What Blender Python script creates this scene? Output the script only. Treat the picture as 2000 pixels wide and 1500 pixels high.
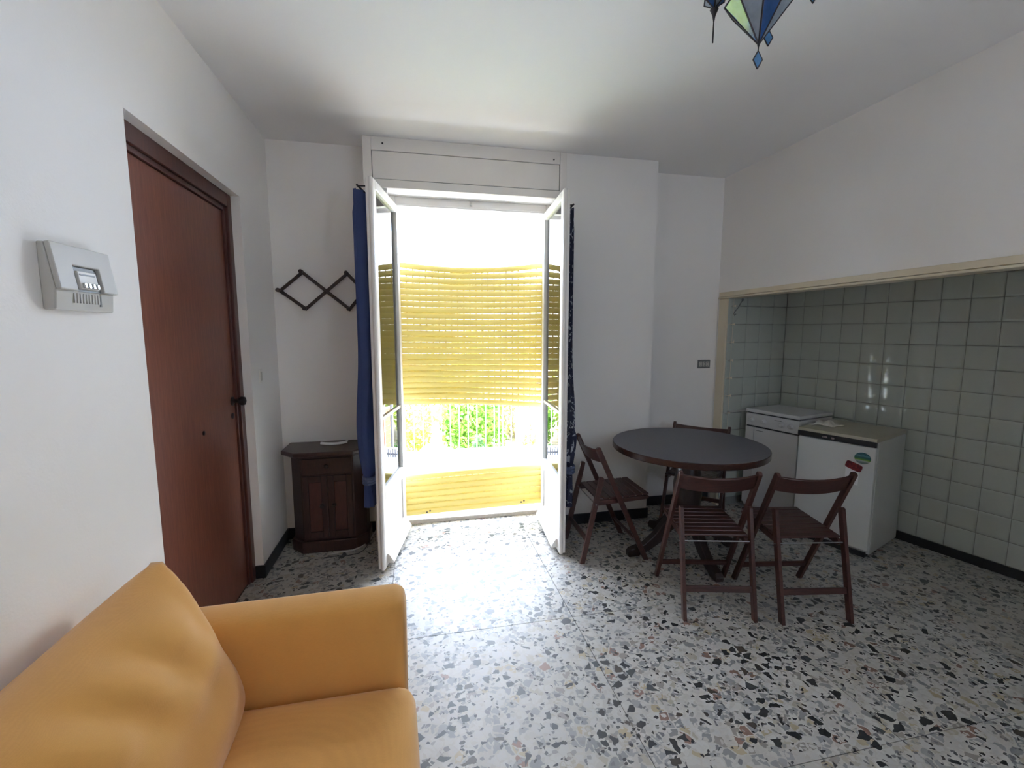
import bpy, bmesh, math, random
from math import sin, cos, pi, radians
from mathutils import Vector, Matrix

random.seed(7)
scn = bpy.context.scene
COL = scn.collection
for o in list(bpy.data.objects):
    bpy.data.objects.remove(o)

# ------------------------------------------------------------------ camera
YAW, PITCH, ROLL, FPX, CAMH = .2089, .1154, .0004, 884.94, 1.571
fwd = Vector((sin(YAW) * cos(PITCH), cos(YAW) * cos(PITCH), -sin(PITCH)))
rgt = Vector((cos(YAW), -sin(YAW), 0))
upv = rgt.cross(fwd)
r2 = rgt * cos(ROLL) + upv * sin(ROLL)
u2 = upv * cos(ROLL) - rgt * sin(ROLL)
cam_d = bpy.data.cameras.new('camera')
cam_d.sensor_fit = 'HORIZONTAL'
cam_d.sensor_width = 36.0
cam_d.lens = 36.0 * FPX / 2000.0
cam_d.clip_start = .02
cam = bpy.data.objects.new('camera', cam_d)
COL.objects.link(cam)
M = Matrix((r2, u2, -fwd)).transposed().to_4x4()
M.translation = Vector((0, 0, CAMH))
cam.matrix_world = M
scn.camera = cam

# ------------------------------------------------------------------ world, sun, exposure
SKY = 24.0
w = bpy.data.worlds.new('sky')
scn.world = w
w.use_nodes = True
bg = w.node_tree.nodes['Background']
bg.inputs['Color'].default_value = (.67, .79, 1.0, 1)
bg.inputs['Strength'].default_value = SKY

sd = bpy.data.lights.new('sun', 'SUN')
sd.energy = 58.0
sd.angle = radians(.6)
sd.color = (1.0, .98, .95)
so = bpy.data.objects.new('sun', sd)
COL.objects.link(so)
so.rotation_euler = Vector((.55, -.10, -.83)).to_track_quat('-Z', 'Y').to_euler()


def portal(name, loc, rot, sx, sy):
    d = bpy.data.lights.new(name, 'AREA')
    d.shape = 'RECTANGLE'
    d.size, d.size_y = sx, sy
    d.cycles.is_portal = True
    o = bpy.data.objects.new(name, d)
    COL.objects.link(o)
    o.location = loc
    o.rotation_euler = rot
    return o


portal('window_portal', (.45, 3.97, 1.27), (radians(-90), 0, 0), 1.5, 2.6)
portal('side_fill_portal', (2.95, -.64, 1.74), (0, radians(90), 0), .6, .6)  # guides sky light through the added, unseen side window

portal('front_fill_portal', (2.17, -2.42, 1.82), (radians(90), 0, 0), .6, .8)  # samples the sky through the fill opening added behind the camera

vs = scn.view_settings
vs.view_transform = 'Standard'
vs.look = 'None'
vs.gamma = 1.0
vs.use_curve_mapping = False
vs.exposure = 0.24
try:
    scn.cycles.use_denoising = True
    scn.cycles.max_bounces = 16
    scn.cycles.diffuse_bounces = 10
    scn.cycles.transparent_max_bounces = 16
    scn.cycles.sample_clamp_indirect = 12
except Exception:
    pass

# ------------------------------------------------------------------ helpers
def obj_loc(o):
    v = Vector((0, 0, 0))
    while o is not None:
        v += Vector(o.location)
        o = o.parent
    return v


class MB:
    """collects faces, then links them as ONE mesh object"""
    def __init__(s):
        s.v, s.f = [], []

    def add(s, vs, fs):
        n = len(s.v)
        s.v += [tuple(p) for p in vs]
        s.f += [tuple(i + n for i in f) for f in fs]
        return s

    def box(s, x0, x1, y0, y1, z0, z1):
        return s.add([(x0, y0, z0), (x1, y0, z0), (x1, y1, z0), (x0, y1, z0), (x0, y0, z1), (x1, y0, z1), (x1, y1, z1), (x0, y1, z1)],
                     [(0, 3, 2, 1), (4, 5, 6, 7), (0, 1, 5, 4), (1, 2, 6, 5), (2, 3, 7, 6), (3, 0, 4, 7)])

    def obox(s, o, a, b, c):
        """box from corner o along vectors a, b, c"""
        o, a, b, c = Vector(o), Vector(a), Vector(b), Vector(c)
        if a.cross(b).dot(c) < 0:
            a, b = b, a
        return s.add([o, o + a, o + a + b, o + b, o + c, o + a + c, o + a + b + c, o + b + c],
                     [(0, 3, 2, 1), (4, 5, 6, 7), (0, 1, 5, 4), (1, 2, 6, 5), (2, 3, 7, 6), (3, 0, 4, 7)])

    def beam(s, p0, p1, w, h, side):
        """bar of section w (along side) x h"""
        p0, p1 = Vector(p0), Vector(p1)
        d = (p1 - p0).normalized()
        side = Vector(side)
        side = (side - d * side.dot(d)).normalized()
        n = d.cross(side)
        return s.obox(p0 - side * w / 2 - n * h / 2, side * w, n * h, p1 - p0)

    def tube(s, pts, r, n=10, cap=True):
        pts = [Vector(p) for p in pts]
        rs = r if isinstance(r, (list, tuple)) else [r] * len(pts)
        base = len(s.v)
        ref = None
        for i, p in enumerate(pts):
            t = (pts[min(i + 1, len(pts) - 1)] - pts[max(i - 1, 0)]).normalized()
            if ref is None:
                ref = t.orthogonal().normalized()
            ref = (ref - t * ref.dot(t)).normalized()
            b = t.cross(ref)
            for k in range(n):
                a = 2 * pi * k / n
                s.v.append(tuple(p + (ref * cos(a) + b * sin(a)) * rs[i]))
        for i in range(len(pts) - 1):
            for k in range(n):
                a = base + i * n + k
                b = base + i * n + (k + 1) % n
                s.f.append((a, b, b + n, a + n))
        if cap:
            s.f.append(tuple(base + k for k in reversed(range(n))))
            s.f.append(tuple(base + (len(pts) - 1) * n + k for k in range(n)))
        return s

    def lathe(s, prof, c=(0, 0, 0), n=24, axis='z', frame=None):
        """profile of (r, h)"""
        base = len(s.v)
        if frame is None:
            X, Y, Z = Vector((1, 0, 0)), Vector((0, 1, 0)), Vector((0, 0, 1))
            if axis == 'x':
                X, Y, Z = Vector((0, 1, 0)), Vector((0, 0, 1)), Vector((1, 0, 0))
            if axis == 'y':
                X, Y, Z = Vector((0, 0, 1)), Vector((1, 0, 0)), Vector((0, 1, 0))
        else:
            X, Y, Z = frame
        c = Vector(c)
        for r, h in prof:
            for k in range(n):
                a = 2 * pi * k / n
                s.v.append(tuple(c + X * cos(a) * r + Y * sin(a) * r + Z * h))
        for i in range(len(prof) - 1):
            for k in range(n):
                a = base + i * n + k
                b = base + i * n + (k + 1) % n
                s.f.append((a, b, b + n, a + n))
        s.f.append(tuple(base + k for k in reversed(range(n))))
        s.f.append(tuple(base + (len(prof) - 1) * n + k for k in range(n)))
        return s

    def prism(s, poly, ext, o=(0, 0, 0), a=(1, 0, 0), b=(0, 1, 0)):
        """2-D polygon in the plane (a, b) from o, extruded along vector ext"""
        o, a, b, ext = Vector(o), Vector(a), Vector(b), Vector(ext)
        p = [o + a * x + b * y for x, y in poly]
        n = len(p)
        area = sum(poly[i][0] * poly[(i + 1) % n][1] - poly[(i + 1) % n][0] * poly[i][1] for i in range(n))
        if (area > 0) != (a.cross(b).dot(ext) > 0):
            p.reverse()
        vs_ = p + [q + ext for q in p]
        fs = [tuple(reversed(range(n))), tuple(range(n, 2 * n))]
        fs += [(i, (i + 1) % n, (i + 1) % n + n, i + n) for i in range(n)]
        return s.add(vs_, fs)

    def grid(s, fn, nu, nv, thick=None):
        base = len(s.v)
        for j in range(nv + 1):
            for i in range(nu + 1):
                s.v.append(tuple(fn(i / nu, j / nv)))
        for j in range(nv):
            for i in range(nu):
                a = base + j * (nu + 1) + i
                s.f.append((a, a + 1, a + nu + 2, a + nu + 1))
        return s

    def build(s, name, m, parent=None, bevel=0, smooth=False, seg=2, solid=0, subsurf=0, world=True):
        me = bpy.data.meshes.new(name)
        off = obj_loc(parent) if (parent is not None and world) else Vector((0, 0, 0))
        me.from_pydata([tuple(Vector(p) - off) for p in s.v], [], s.f)
        me.update()
        me.materials.append(m)
        o = bpy.data.objects.new(name, me)
        COL.objects.link(o)
        if parent is not None:
            o.parent = parent
        if smooth:
            me.polygons.foreach_set('use_smooth', [True] * len(me.polygons))
            if smooth is not True:
                me.set_sharp_from_angle(angle=radians(smooth))
        if solid:
            md = o.modifiers.new('thickness', 'SOLIDIFY')
            md.thickness = solid
            md.offset = 0
        if bevel:
            md = o.modifiers.new('bevel', 'BEVEL')
            md.width = bevel
            md.segments = seg
            md.limit_method = 'ANGLE'
            md.angle_limit = radians(35)
        if subsurf:
            md = o.modifiers.new('subsurf', 'SUBSURF')
            md.levels = md.render_levels = subsurf
        return o


def tag(o, label=None, cat=None, group=None, kind=None):
    if label: o['label'] = label
    if cat: o['category'] = cat
    if group: o['group'] = group
    if kind: o['kind'] = kind
    return o


def thing(name, label, cat, loc=(0, 0, 0), group=None):
    o = bpy.data.objects.new(name, None)
    o.empty_display_size = .1
    COL.objects.link(o)
    o.location = loc
    return tag(o, label, cat, group)


def struct(o):
    o['kind'] = 'structure'
    return o


def root_struct(name, loc):
    o = bpy.data.objects.new(name, None)
    COL.objects.link(o)
    o.location = loc
    o['kind'] = 'structure'
    return o


def copy_thing(root):
    c = root.copy()
    COL.objects.link(c)
    for ch in root.children:
        d = ch.copy()
        COL.objects.link(d)
        d.parent = c
        for g in ch.children:
            e = g.copy()
            COL.objects.link(e)
            e.parent = d
    return c


# ------------------------------------------------------------------ materials
class NT:
    def __init__(s, name):
        s.m = bpy.data.materials.new(name)
        s.m.use_nodes = True
        s.t = s.m.node_tree
        s.n = s.t.nodes
        s.b = s.n['Principled BSDF']
        s.out = s.n['Material Output']

    def new(s, kind, **kw):
        n = s.n.new(kind)
        for k, v in kw.items():
            setattr(n, k, v)
        return n

    def link(s, a, b):
        s.t.links.new(a, b)

    def math(s, op, a, b=None, c=None):
        n = s.new('ShaderNodeMath', operation=op)
        for i, v in enumerate((a, b, c)):
            if v is None: continue
            if isinstance(v, (int, float)): n.inputs[i].default_value = v
            else: s.link(v, n.inputs[i])
        return n.outputs[0]

    def mix(s, fac, a, b):
        n = s.new('ShaderNodeMix', data_type='RGBA')
        for sock, v in ((n.inputs[0], fac), (n.inputs[6], a), (n.inputs[7], b)):
            if isinstance(v, (int, float)): sock.default_value = v
            elif isinstance(v, tuple): sock.default_value = v if len(v) == 4 else v + (1,)
            else: s.link(v, sock)
        return n.outputs[2]

    def ramp(s, fac, stops, interp='LINEAR'):
        n = s.new('ShaderNodeValToRGB')
        n.color_ramp.interpolation = interp
        while len(n.color_ramp.elements) < len(stops):
            n.color_ramp.elements.new(.5)
        for e, (p, c) in zip(n.color_ramp.elements, stops):
            e.position = p
            e.color = c if len(c) == 4 else c + (1,)
        s.link(fac, n.inputs[0])
        return n.outputs[0]

    def coords(s, kind='Object', scale=(1, 1, 1), rot=(0, 0, 0)):
        tc = s.new('ShaderNodeTexCoord')
        mp = s.new('ShaderNodeMapping')
        mp.inputs['Scale'].default_value = scale
        mp.inputs['Rotation'].default_value = rot
        s.link(tc.outputs[kind], mp.inputs[0])
        return mp.outputs[0]

    def pos(s, scale=(1, 1, 1)):
        g = s.new('ShaderNodeNewGeometry')
        mp = s.new('ShaderNodeMapping')
        mp.inputs['Scale'].default_value = scale
        s.link(g.outputs['Position'], mp.inputs[0])
        return mp.outputs[0]

    def noise(s, vec, scale, detail=3, rough=.5, dist=0):
        n = s.new('ShaderNodeTexNoise')
        n.inputs['Scale'].default_value = scale
        n.inputs['Detail'].default_value = detail
        n.inputs['Roughness'].default_value = rough
        n.inputs['Distortion'].default_value = dist
        s.link(vec, n.inputs['Vector'])
        return n.outputs['Fac']

    def bump(s, h, strength=.2, dist=.01):
        n = s.new('ShaderNodeBump')
        n.inputs['Strength'].default_value = strength
        n.inputs['Distance'].default_value = dist
        s.link(h, n.inputs['Height'])
        s.link(n.outputs[0], s.b.inputs['Normal'])

    def set(s, **kw):
        for k, v in kw.items():
            k = k.replace('_', ' ')
            if isinstance(v, (int, float)): s.b.inputs[k].default_value = v
            elif isinstance(v, tuple): s.b.inputs[k].default_value = v if len(v) == 4 else v + (1,)
            else: s.link(v, s.b.inputs[k])
        return s


def plain(name, c, rough=.5, metal=0., var=.06, scale=12, bump=0):
    t = NT(name)
    v = t.noise(t.coords('Object'), scale, 4)
    lo = tuple(x * (1 - var) for x in c)
    hi = tuple(min(1, x * (1 + var)) for x in c)
    t.set(Base_Color=t.mix(v, lo, hi), Roughness=rough, Metallic=metal)
    if bump: t.bump(v, bump, .004)
    return t.m


def plaster(name, c, bump=.25):
    t = NT(name)
    p = t.pos()
    big = t.noise(p, 1.3, 4, .6)
    fine = t.noise(p, 120, 3, .6)
    lump = t.noise(p, 22, 3, .5)
    lo = tuple(x * .96 for x in c)
    t.set(Base_Color=t.mix(big, lo, c), Roughness=.75)
    t.bump(t.math('ADD', t.math('MULTIPLY', fine, .5), lump), bump, .003)
    return t.m


def wood(name, dark, light, scale=(2, 14, 14), rough=.35, grain=7, coat=0.):
    """grain runs along the axis with the small scale"""
    t = NT(name)
    v = t.coords('Object', scale)
    n1 = t.noise(v, grain, 5, .6, .6)
    n2 = t.noise(v, grain * 5, 3, .6)
    f = t.math('ADD', t.math('MULTIPLY', n1, .75), t.math('MULTIPLY', n2, .25))
    col = t.ramp(f, [(.3, dark), (.7, light)])
    t.set(Base_Color=col, Roughness=rough, Coat_Weight=coat, Coat_Roughness=.2)
    t.bump(n2, .08, .002)
    return t.m


def terrazzo():
    t = NT('terrazzo')
    g = t.new('ShaderNodeNewGeometry')
    wob = t.new('ShaderNodeTexNoise')
    wob.inputs['Scale'].default_value = 34
    wob.inputs['Detail'].default_value = 2
    t.link(g.outputs['Position'], wob.inputs['Vector'])
    sub = t.new('ShaderNodeVectorMath', operation='SUBTRACT')
    t.link(wob.outputs['Color'], sub.inputs[0])
    sub.inputs[1].default_value = (.5, .5, .5)
    sc = t.new('ShaderNodeVectorMath', operation='SCALE')
    sc.inputs['Scale'].default_value = .022
    t.link(sub.outputs[0], sc.inputs[0])
    ad = t.new('ShaderNodeVectorMath', operation='ADD')
    t.link(g.outputs['Position'], ad.inputs[0])
    t.link(sc.outputs[0], ad.inputs[1])
    P = ad.outputs[0]

    def layer(scale, off, e0, e1):
        mp = t.new('ShaderNodeMapping')
        mp.inputs['Location'].default_value = (off, off * .7, 0)
        t.link(P, mp.inputs[0])
        a = t.new('ShaderNodeTexVoronoi', voronoi_dimensions='2D', feature='F1')
        b = t.new('ShaderNodeTexVoronoi', voronoi_dimensions='2D', feature='DISTANCE_TO_EDGE')
        for q in (a, b):
            q.inputs['Scale'].default_value = scale
            t.link(mp.outputs[0], q.inputs['Vector'])
        sp = t.new('ShaderNodeSeparateColor')
        t.link(a.outputs['Color'], sp.inputs[0])
        edge = t.math('ADD', t.math('MULTIPLY', sp.outputs[1], e1), e0)
        inside = t.math('GREATER_THAN', b.outputs['Distance'], edge)
        return inside, sp.outputs[0], sp.outputs[2]
    base = t.mix(t.noise(P, 3, 3), (.58, .555, .52), (.70, .68, .64))
    # pale and mid marble chips
    i1, r1, c1 = layer(25, 3.1, .03, .10)
    col1 = t.ramp(c1, [(0, (.66, .65, .64)), (.22, (.42, .42, .43)), (.4, (.62, .60, .57)), (.55, (.34, .35, .36)), (.66, (.70, .69, .67)), (.8, (.55, .50, .42)), (.87, (.40, .36, .33)), (.93, (.58, .48, .32)), (.97, (.36, .21, .17))], 'CONSTANT')
    c = t.mix(i1, base, col1)
    i0, r0, c0 = layer(58, 7.7, .02, .16)
    col0 = t.ramp(c0, [(0, (.68, .66, .63)), (.45, (.40, .39, .38)), (.6, (.60, .57, .53)), (.85, (.25, .25, .26))], 'CONSTANT')
    m0 = t.math('MULTIPLY', i0, t.math('LESS_THAN', r0, .45))
    c = t.mix(m0, c, col0)
    # little dark chips
    i2, r2_, c2 = layer(62, 1.3, .05, .25)
    m2 = t.math('MULTIPLY', i2, t.math('LESS_THAN', r2_, .13))
    c = t.mix(m2, c, t.ramp(c2, [(0, (.035, .035, .04)), (.6, (.07, .06, .055)), (.85, (.12, .12, .13))], 'CONSTANT'))
    # large dark chips
    i3, r3, c3 = layer(23, 5.2, .09, .20)
    m3 = t.math('MULTIPLY', i3, t.math('LESS_THAN', r3, .19))
    c = t.mix(m3, c, t.ramp(c3, [(0, (.022, .026, .03)), (.5, (.04, .04, .042)), (.75, (.08, .09, .10)), (.9, (.10, .075, .06))], 'CONSTANT'))
    rg = t.math('ADD', t.math('MULTIPLY', t.noise(P, 9, 4), .14), .40)
    dull = t.mix(t.noise(P, 1.7, 4, .6), (.62, .61, .59), (.78, .77, .75))
    mul = t.new('ShaderNodeMix', data_type='RGBA', blend_type='MULTIPLY')
    mul.inputs[0].default_value = 1
    t.link(c, mul.inputs[6])
    t.link(dull, mul.inputs[7])
    t.set(Base_Color=mul.outputs[2], Roughness=rg)
    t.b.inputs['Specular IOR Level'].default_value = 1.0
    return t.m


def fabric(name, c, c2, scale=420, sheen=.3):
    t = NT(name)
    v = t.coords('Object')
    wv = t.new('ShaderNodeTexWave', wave_type='BANDS', bands_direction='X')
    wv.inputs['Scale'].default_value = scale * .5
    wv.inputs['Distortion'].default_value = 3
    t.link(v, wv.inputs['Vector'])
    wz = t.new('ShaderNodeTexWave', wave_type='BANDS', bands_direction='Z')
    wz.inputs['Scale'].default_value = scale * .5
    wz.inputs['Distortion'].default_value = 3
    t.link(v, wz.inputs['Vector'])
    f = t.math('MULTIPLY', t.math('ADD', wv.outputs['Fac'], wz.outputs['Fac']), .5)
    slub = t.noise(t.coords('Object', (30, 200, 200)), 3, 4, .6)
    blot = t.noise(v, 7, 4, .6)
    k = t.math('ADD', t.math('MULTIPLY', slub, .5), t.math('MULTIPLY', blot, .5))
    col = t.mix(t.math('ADD', t.math('MULTIPLY', k, .8), t.math('MULTIPLY', f, .2)), c2, c)
    t.set(Base_Color=col, Roughness=.9, Sheen_Weight=sheen, Sheen_Roughness=.5)
    t.bump(t.math('ADD', f, slub), .18, .0015)
    return t.m


def glass_pane(name, tint):
    t = NT(name)
    t.n.remove(t.b)
    tr = t.new('ShaderNodeBsdfTransparent')
    tr.inputs[0].default_value = tint + (1,)
    gl = t.new('ShaderNodeBsdfGlossy')
    gl.inputs['Roughness'].default_value = .0
    fr = t.new('ShaderNodeFresnel')
    fr.inputs['IOR'].default_value = 1.5
    mx = t.new('ShaderNodeMixShader')
    t.link(fr.outputs[0], mx.inputs[0])
    t.link(tr.outputs[0], mx.inputs[1])
    t.link(gl.outputs[0], mx.inputs[2])
    t.link(mx.outputs[0], t.out.inputs[0])
    return t.m


def translucent(name, c, c2, amount, rough=.5, pattern=None, scale=8):
    t = NT(name)
    v = t.coords('Object')
    n = t.noise(v, scale, 4)
    col = t.mix(n, c, c2)
    if pattern:
        pv = t.coords('Object', (1, 2.2, 1))
        blob = t.noise(pv, 16, 2, .5, 2.2)
        msk = t.math('GREATER_THAN', blob, .60)
        col = t.mix(msk, col, pattern)
    t.set(Base_Color=col, Roughness=rough)
    tl = t.new('ShaderNodeBsdfTranslucent')
    t.link(col, tl.inputs[0])
    mx = t.new('ShaderNodeMixShader')
    mx.inputs[0].default_value = amount
    t.link(t.b.outputs[0], mx.inputs[1])
    t.link(tl.outputs[0], mx.inputs[2])
    t.link(mx.outputs[0], t.out.inputs[0])
    return t.m


def leaf_mat(name, a, b):
    t = NT(name)
    g = t.new('ShaderNodeNewGeometry')
    col = t.mix(g.outputs['Random Per Island'], a, b)
    t.set(Base_Color=col, Roughness=.55)
    tl = t.new('ShaderNodeBsdfTranslucent')
    t.link(col, tl.inputs[0])
    mx = t.new('ShaderNodeMixShader')
    mx.inputs[0].default_value = .4
    t.link(t.b.outputs[0], mx.inputs[1])
    t.link(tl.outputs[0], mx.inputs[2])
    t.link(mx.outputs[0], t.out.inputs[0])
    return t.m


MAT = dict(
    wall=plaster('wall_plaster', (.86, .84, .815)),
    ceil=plaster('ceiling_plaster', (.87, .865, .86), .15),
    terrazzo=terrazzo(),
    grout=plain('floor_grout', (.10, .09, .085), .9),
    skirt=plain('black_skirting', (.02, .022, .026), .35),
    tile=plain('cream_tile', (.45, .48, .44), .05, var=.03, scale=3),
    tilegrout=plain('tile_grout', (.24, .245, .225), .9),
    cream=plain('cream_timber_paint', (.70, .62, .47), .45, scale=5),
    white=plain('white_paint', (.80, .77, .73), .4, scale=4),
    enamel=plain('white_enamel', (.62, .62, .63), .22, var=.02),
    fridge=plain('fridge_white', (.60, .61, .60), .28, var=.02, bump=.03, scale=90),
    beige=plain('beige_laminate', (.44, .41, .33), .35, var=.05, scale=30),
    black=plain('black_plastic', (.02, .02, .022), .35),
    chrome=plain('chrome', (.75, .75, .76), .2, 1.),
    steel=plain('dull_steel', (.42, .42, .43), .35, 1.),
    darkmetal=plain('dark_metal', (.06, .055, .06), .35, .9),
    grey=plain('grey_plastic', (.48, .47, .44), .45, var=.03),
    greyd=plain('dark_grey_plastic', (.17, .18, .18), .4),
    ivory=plain('ivory_plastic', (.62, .60, .56), .4),
    door=wood('mahogany_veneer', (.14, .042, .026), (.25, .085, .05), (16, 16, 1.2), .3, 5),
    doorframe=wood('dark_door_frame', (.055, .018, .015), (.11, .036, .026), (16, 16, 1.5), .4, 5),
    chair=wood('red_brown_chair_wood', (.038, .014, .011), (.092, .033, .025), (6, 6, 6), .33, 6),
    slat=wood('red_brown_slat_wood', (.036, .014, .011), (.085, .031, .024), (18, 2, 18), .33, 6),
    table=plain('dark_slate_laminate', (.11, .108, .135), .45, var=.1, scale=40),
    tedge=wood('brown_table_edge', (.035, .014, .012), (.07, .028, .02), (8, 8, 40), .25, 5),
    tleg=wood('black_brown_table_leg', (.018, .011, .010), (.04, .022, .018), (8, 8, 2), .35, 6),
    cab=wood('dark_cabinet_wood', (.025, .012, .012), (.06, .026, .022), (12, 12, 2), .38, 6),
    cabpanel=wood('reddish_cabinet_panel', (.05, .018, .016), (.10, .033, .026), (12, 12, 2), .38, 6),
    rack=wood('dark_rack_wood', (.03, .02, .018), (.075, .045, .036), (8, 8, 8), .45, 6),
    mustard=fabric('mustard_fabric', (.78, .40, .10), (.57, .27, .06)),
    shutter=translucent('yellow_shutter_plastic', (.82, .72, .31), (.78, .69, .31), .18, .4),
    curtL=translucent('navy_voile', (.07, .10, .26), (.10, .14, .33), .45, .8),
    curtR=translucent('navy_patterned_cotton', (.018, .022, .05), (.03, .035, .08), .15, .8, (.42, .45, .52)),
    tie=plain('curtain_tie_cloth', (.09, .12, .22), .7, scale=60),
    glass=glass_pane('window_glass', (.93, .97, .96)),
    blueglass=plain('blue_stained_glass', (.03, .085, .24), .08, var=.5, scale=30),
    paleglass=plain('grey_pearl_glass', (.24, .29, .35), .12, var=.4, scale=30),
    dropglass=plain('pale_blue_drop_glass', (.10, .25, .48), .1, var=.3, scale=40),
    lead=plain('dark_lead_came', (.05, .045, .05), .4, .7),
    marble=plain('pale_threshold_stone', (.60, .55, .48), .5, var=.25, scale=40),
    terrace=plain('terrace_paving', (.56, .60, .68), .8, var=.08, scale=6),
    render=plain('outside_render', (.72, .68, .62), .85),
    bar=plain('white_fence_metal', (.8, .8, .8), .5),
    iron=plain('dark_iron', (.10, .10, .11), .5),
    brick=plain('orange_brick', (.62, .30, .14), .85, var=.25, scale=30),
    terracotta=plain('terracotta', (.58, .25, .15), .85, var=.15),
    soil=plain('soil', (.16, .13, .08), .95, var=.3),
    leafA=leaf_mat('yellow_green_leaves', (.30, .42, .06), (.48, .55, .12)),
    leafB=leaf_mat('fresh_green_leaves', (.10, .26, .035), (.26, .42, .07)),
    leafC=leaf_mat('dark_green_leaves', (.03, .09, .03), (.10, .20, .06)),
    leafD=leaf_mat('rusty_dry_leaves', (.50, .26, .08), (.62, .40, .16)),
    bark=plain('bark', (.20, .15, .10), .9, var=.3),
    paper=plain('white_paper', (.80, .80, .80), .7, var=.02),
    cloth=plain('pale_dish_cloth', (.66, .64, .56), .9, var=.1, scale=60),
    cable=plain('grey_white_cable', (.52, .51, .50), .5),
)

# ------------------------------------------------------------------ room shell
XL, XR, YP, YA, YR, H = -.985, 2.651, 3.386, 3.578, 3.628, 2.889
D0, D1, HD = 1.936, 3.022, 2.352
WX0, WX1 = -.17, 1.07           # window opening between the reveals
YO = 3.95                       # outer face of the window wall
YB = -2.2                       # wall behind the camera
NK = 1.045
NC = Vector((3.181 * NK, 3.428 * NK, 0))      # far corner of the kitchen niche
ND = (Vector((3.52, 2.07, 0)) - Vector((3.181, 3.428, 0))).normalized()   # along the tiled back wall
NP = Vector((XR, 3.49, 0))
HN0, HN1 = 1.855, 1.911

ceil = MB().box(-1.5, 4.3, YB - .3, YO, H, H + .25).build('ceiling', MAT['ceil'])
struct(ceil)

m = MB()
m.box(XL - .3, XL, YB - .2, D0, 0, H)
m.box(XL - .3, XL, D1, YO, 0, H)
m.box(XL - .3, XL, D0, D1, HD, H)
m.box(XL - .3, XL - .25, D0, D1, 0, HD)
struct(m.build('wall_left', MAT['wall']))

m = MB()
m.box(XL - .3, -.323, YA, YO, 0, H)
struct(m.build('wall_back_left', MAT['wall']))
m = MB()
m.box(-.323, WX0, YP, YO, 0, H)                     # left pier
m.box(WX1, 1.884, YP, YO, 0, H)                     # right pier
m.box(1.884, 4.2, YR, YO, 0, H)                     # recess on the right
m.box(WX0, WX1, YP, 3.66, 2.557, H)                 # head over the window
m.box(WX0, WX1, 3.78, YO, 2.5, H)
struct(m.build('wall_back', MAT['wall']))

m = MB()
m.box(XR, XR + .12, -3.5, .5, 0, 1.5)
m.box(XR, XR + .12, -.42, .5, 1.5, H)
m.box(XR, XR + .12, -3.5, -.86, 1.5, H)
m.box(XR, XR + .12, -.86, -.42, 1.98, H)
m.box(XR, XR + .12, .5, 3.6, HN1, H)                # above the niche
m.box(XR + .02, 4.2, .5, 3.8, 1.99, 2.15)           # ceiling of the niche
m.box(XR + .02, 4.2, .3, .5, 0, 2.15)               # end of the niche
m.box(XR, 2.70, 3.6, 3.63, 0, H)
struct(m.build('wall_right', MAT['wall']))
m = MB()
m.box(XL - .3, 1.95, YB - .2, YB, 0, H)
m.box(2.40, XR + .12, YB - .2, YB, 0, H)
m.box(1.95, 2.40, YB - .2, YB, 0, 1.5)
m.box(1.95, 2.40, YB - .2, YB, 2.15, H)
struct(m.build('wall_front', MAT['wall']))
w3 = root_struct('fill_window_3', (2.17, YB, 1.5))  # unseen window, added behind the camera to bring in fill light
m = MB()
m.box(1.95, 1.98, YB - .12, YB + .01, 1.5, 2.15)
m.box(2.37, 2.40, YB - .12, YB + .01, 1.5, 2.15)
m.box(1.98, 2.37, YB - .12, YB + .01, 2.12, 2.15)
m.box(1.98, 2.37, YB - .12, YB + .01, 1.5, 1.53)
m.build('window_frame', MAT['white'], w3)

# unseen window added in the right wall beside the camera for fill light
w2 = root_struct('fill_window_2', (XR, -.64, 1.5))
m = MB()
m.box(XR - .01, XR + .13, -.86, -.835, 1.5, 1.98)
m.box(XR - .01, XR + .13, -.445, -.42, 1.5, 1.98)
m.box(XR - .01, XR + .13, -.835, -.445, 1.955, 1.98)
m.box(XR - .01, XR + .13, -.835, -.445, 1.5, 1.525)
m.build('window_frame', MAT['white'], w2)

# ---- terrazzo floor: a bed and cast slabs with joints on a metre grid
fl = MB().box(-1.5, 4.3, YB - .2, 3.66, -.16, -.004).build('floor', MAT['grout'])
struct(fl)
gx = [-1.06, -.175, .815, 1.805, 2.795, 4.2]
gy = [YB, -1.735, -.745, .245, 1.235, 2.225, 3.215, 3.66]
for i in range(len(gx) - 1):
    for j in range(len(gy) - 1):
        e = .0016
        MB().box(gx[i] + e, gx[i + 1] - e, gy[j] + e, gy[j + 1] - e, -.02, 0).build('floor_slab', MAT['terrazzo'], fl)

# ---- niche walls with glazed tiles
TS = .0955 * 1.571 * NK           # tile pitch
Z0 = 1.571 + (1.1341 - 1) * 1.571 * NK
ZB = Z0 - 11 * TS                 # lowest tile edge


def tile_mesh():
    """a glazed tile 1 x 1 with a softly pillowed edge, in the x-z plane, facing -y"""
    g = .492
    rings = [(g, 0.012), (g - .008, -.012), (g - .04, -.030), (g - .11, -.036)]
    vs_, fs = [], []
    for a, y in rings:
        vs_ += [(-a, y, -a), (a, y, -a), (a, y, a), (-a, y, a)]
    for k in range(3):
        for c in range(4):
            fs.append((k * 4 + c, k * 4 + (c + 1) % 4, (k + 1) * 4 + (c + 1) % 4, (k + 1) * 4 + c))
    fs.append((12, 13, 14, 15))
    me = bpy.data.meshes.new('tile')
    me.from_pydata([tuple(p) for p in vs_], [], fs)
    me.polygons.foreach_set('use_smooth', [True] * len(me.polygons))
    me.materials.append(MAT['tile'])
    return me


TILE = tile_mesh()


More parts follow.
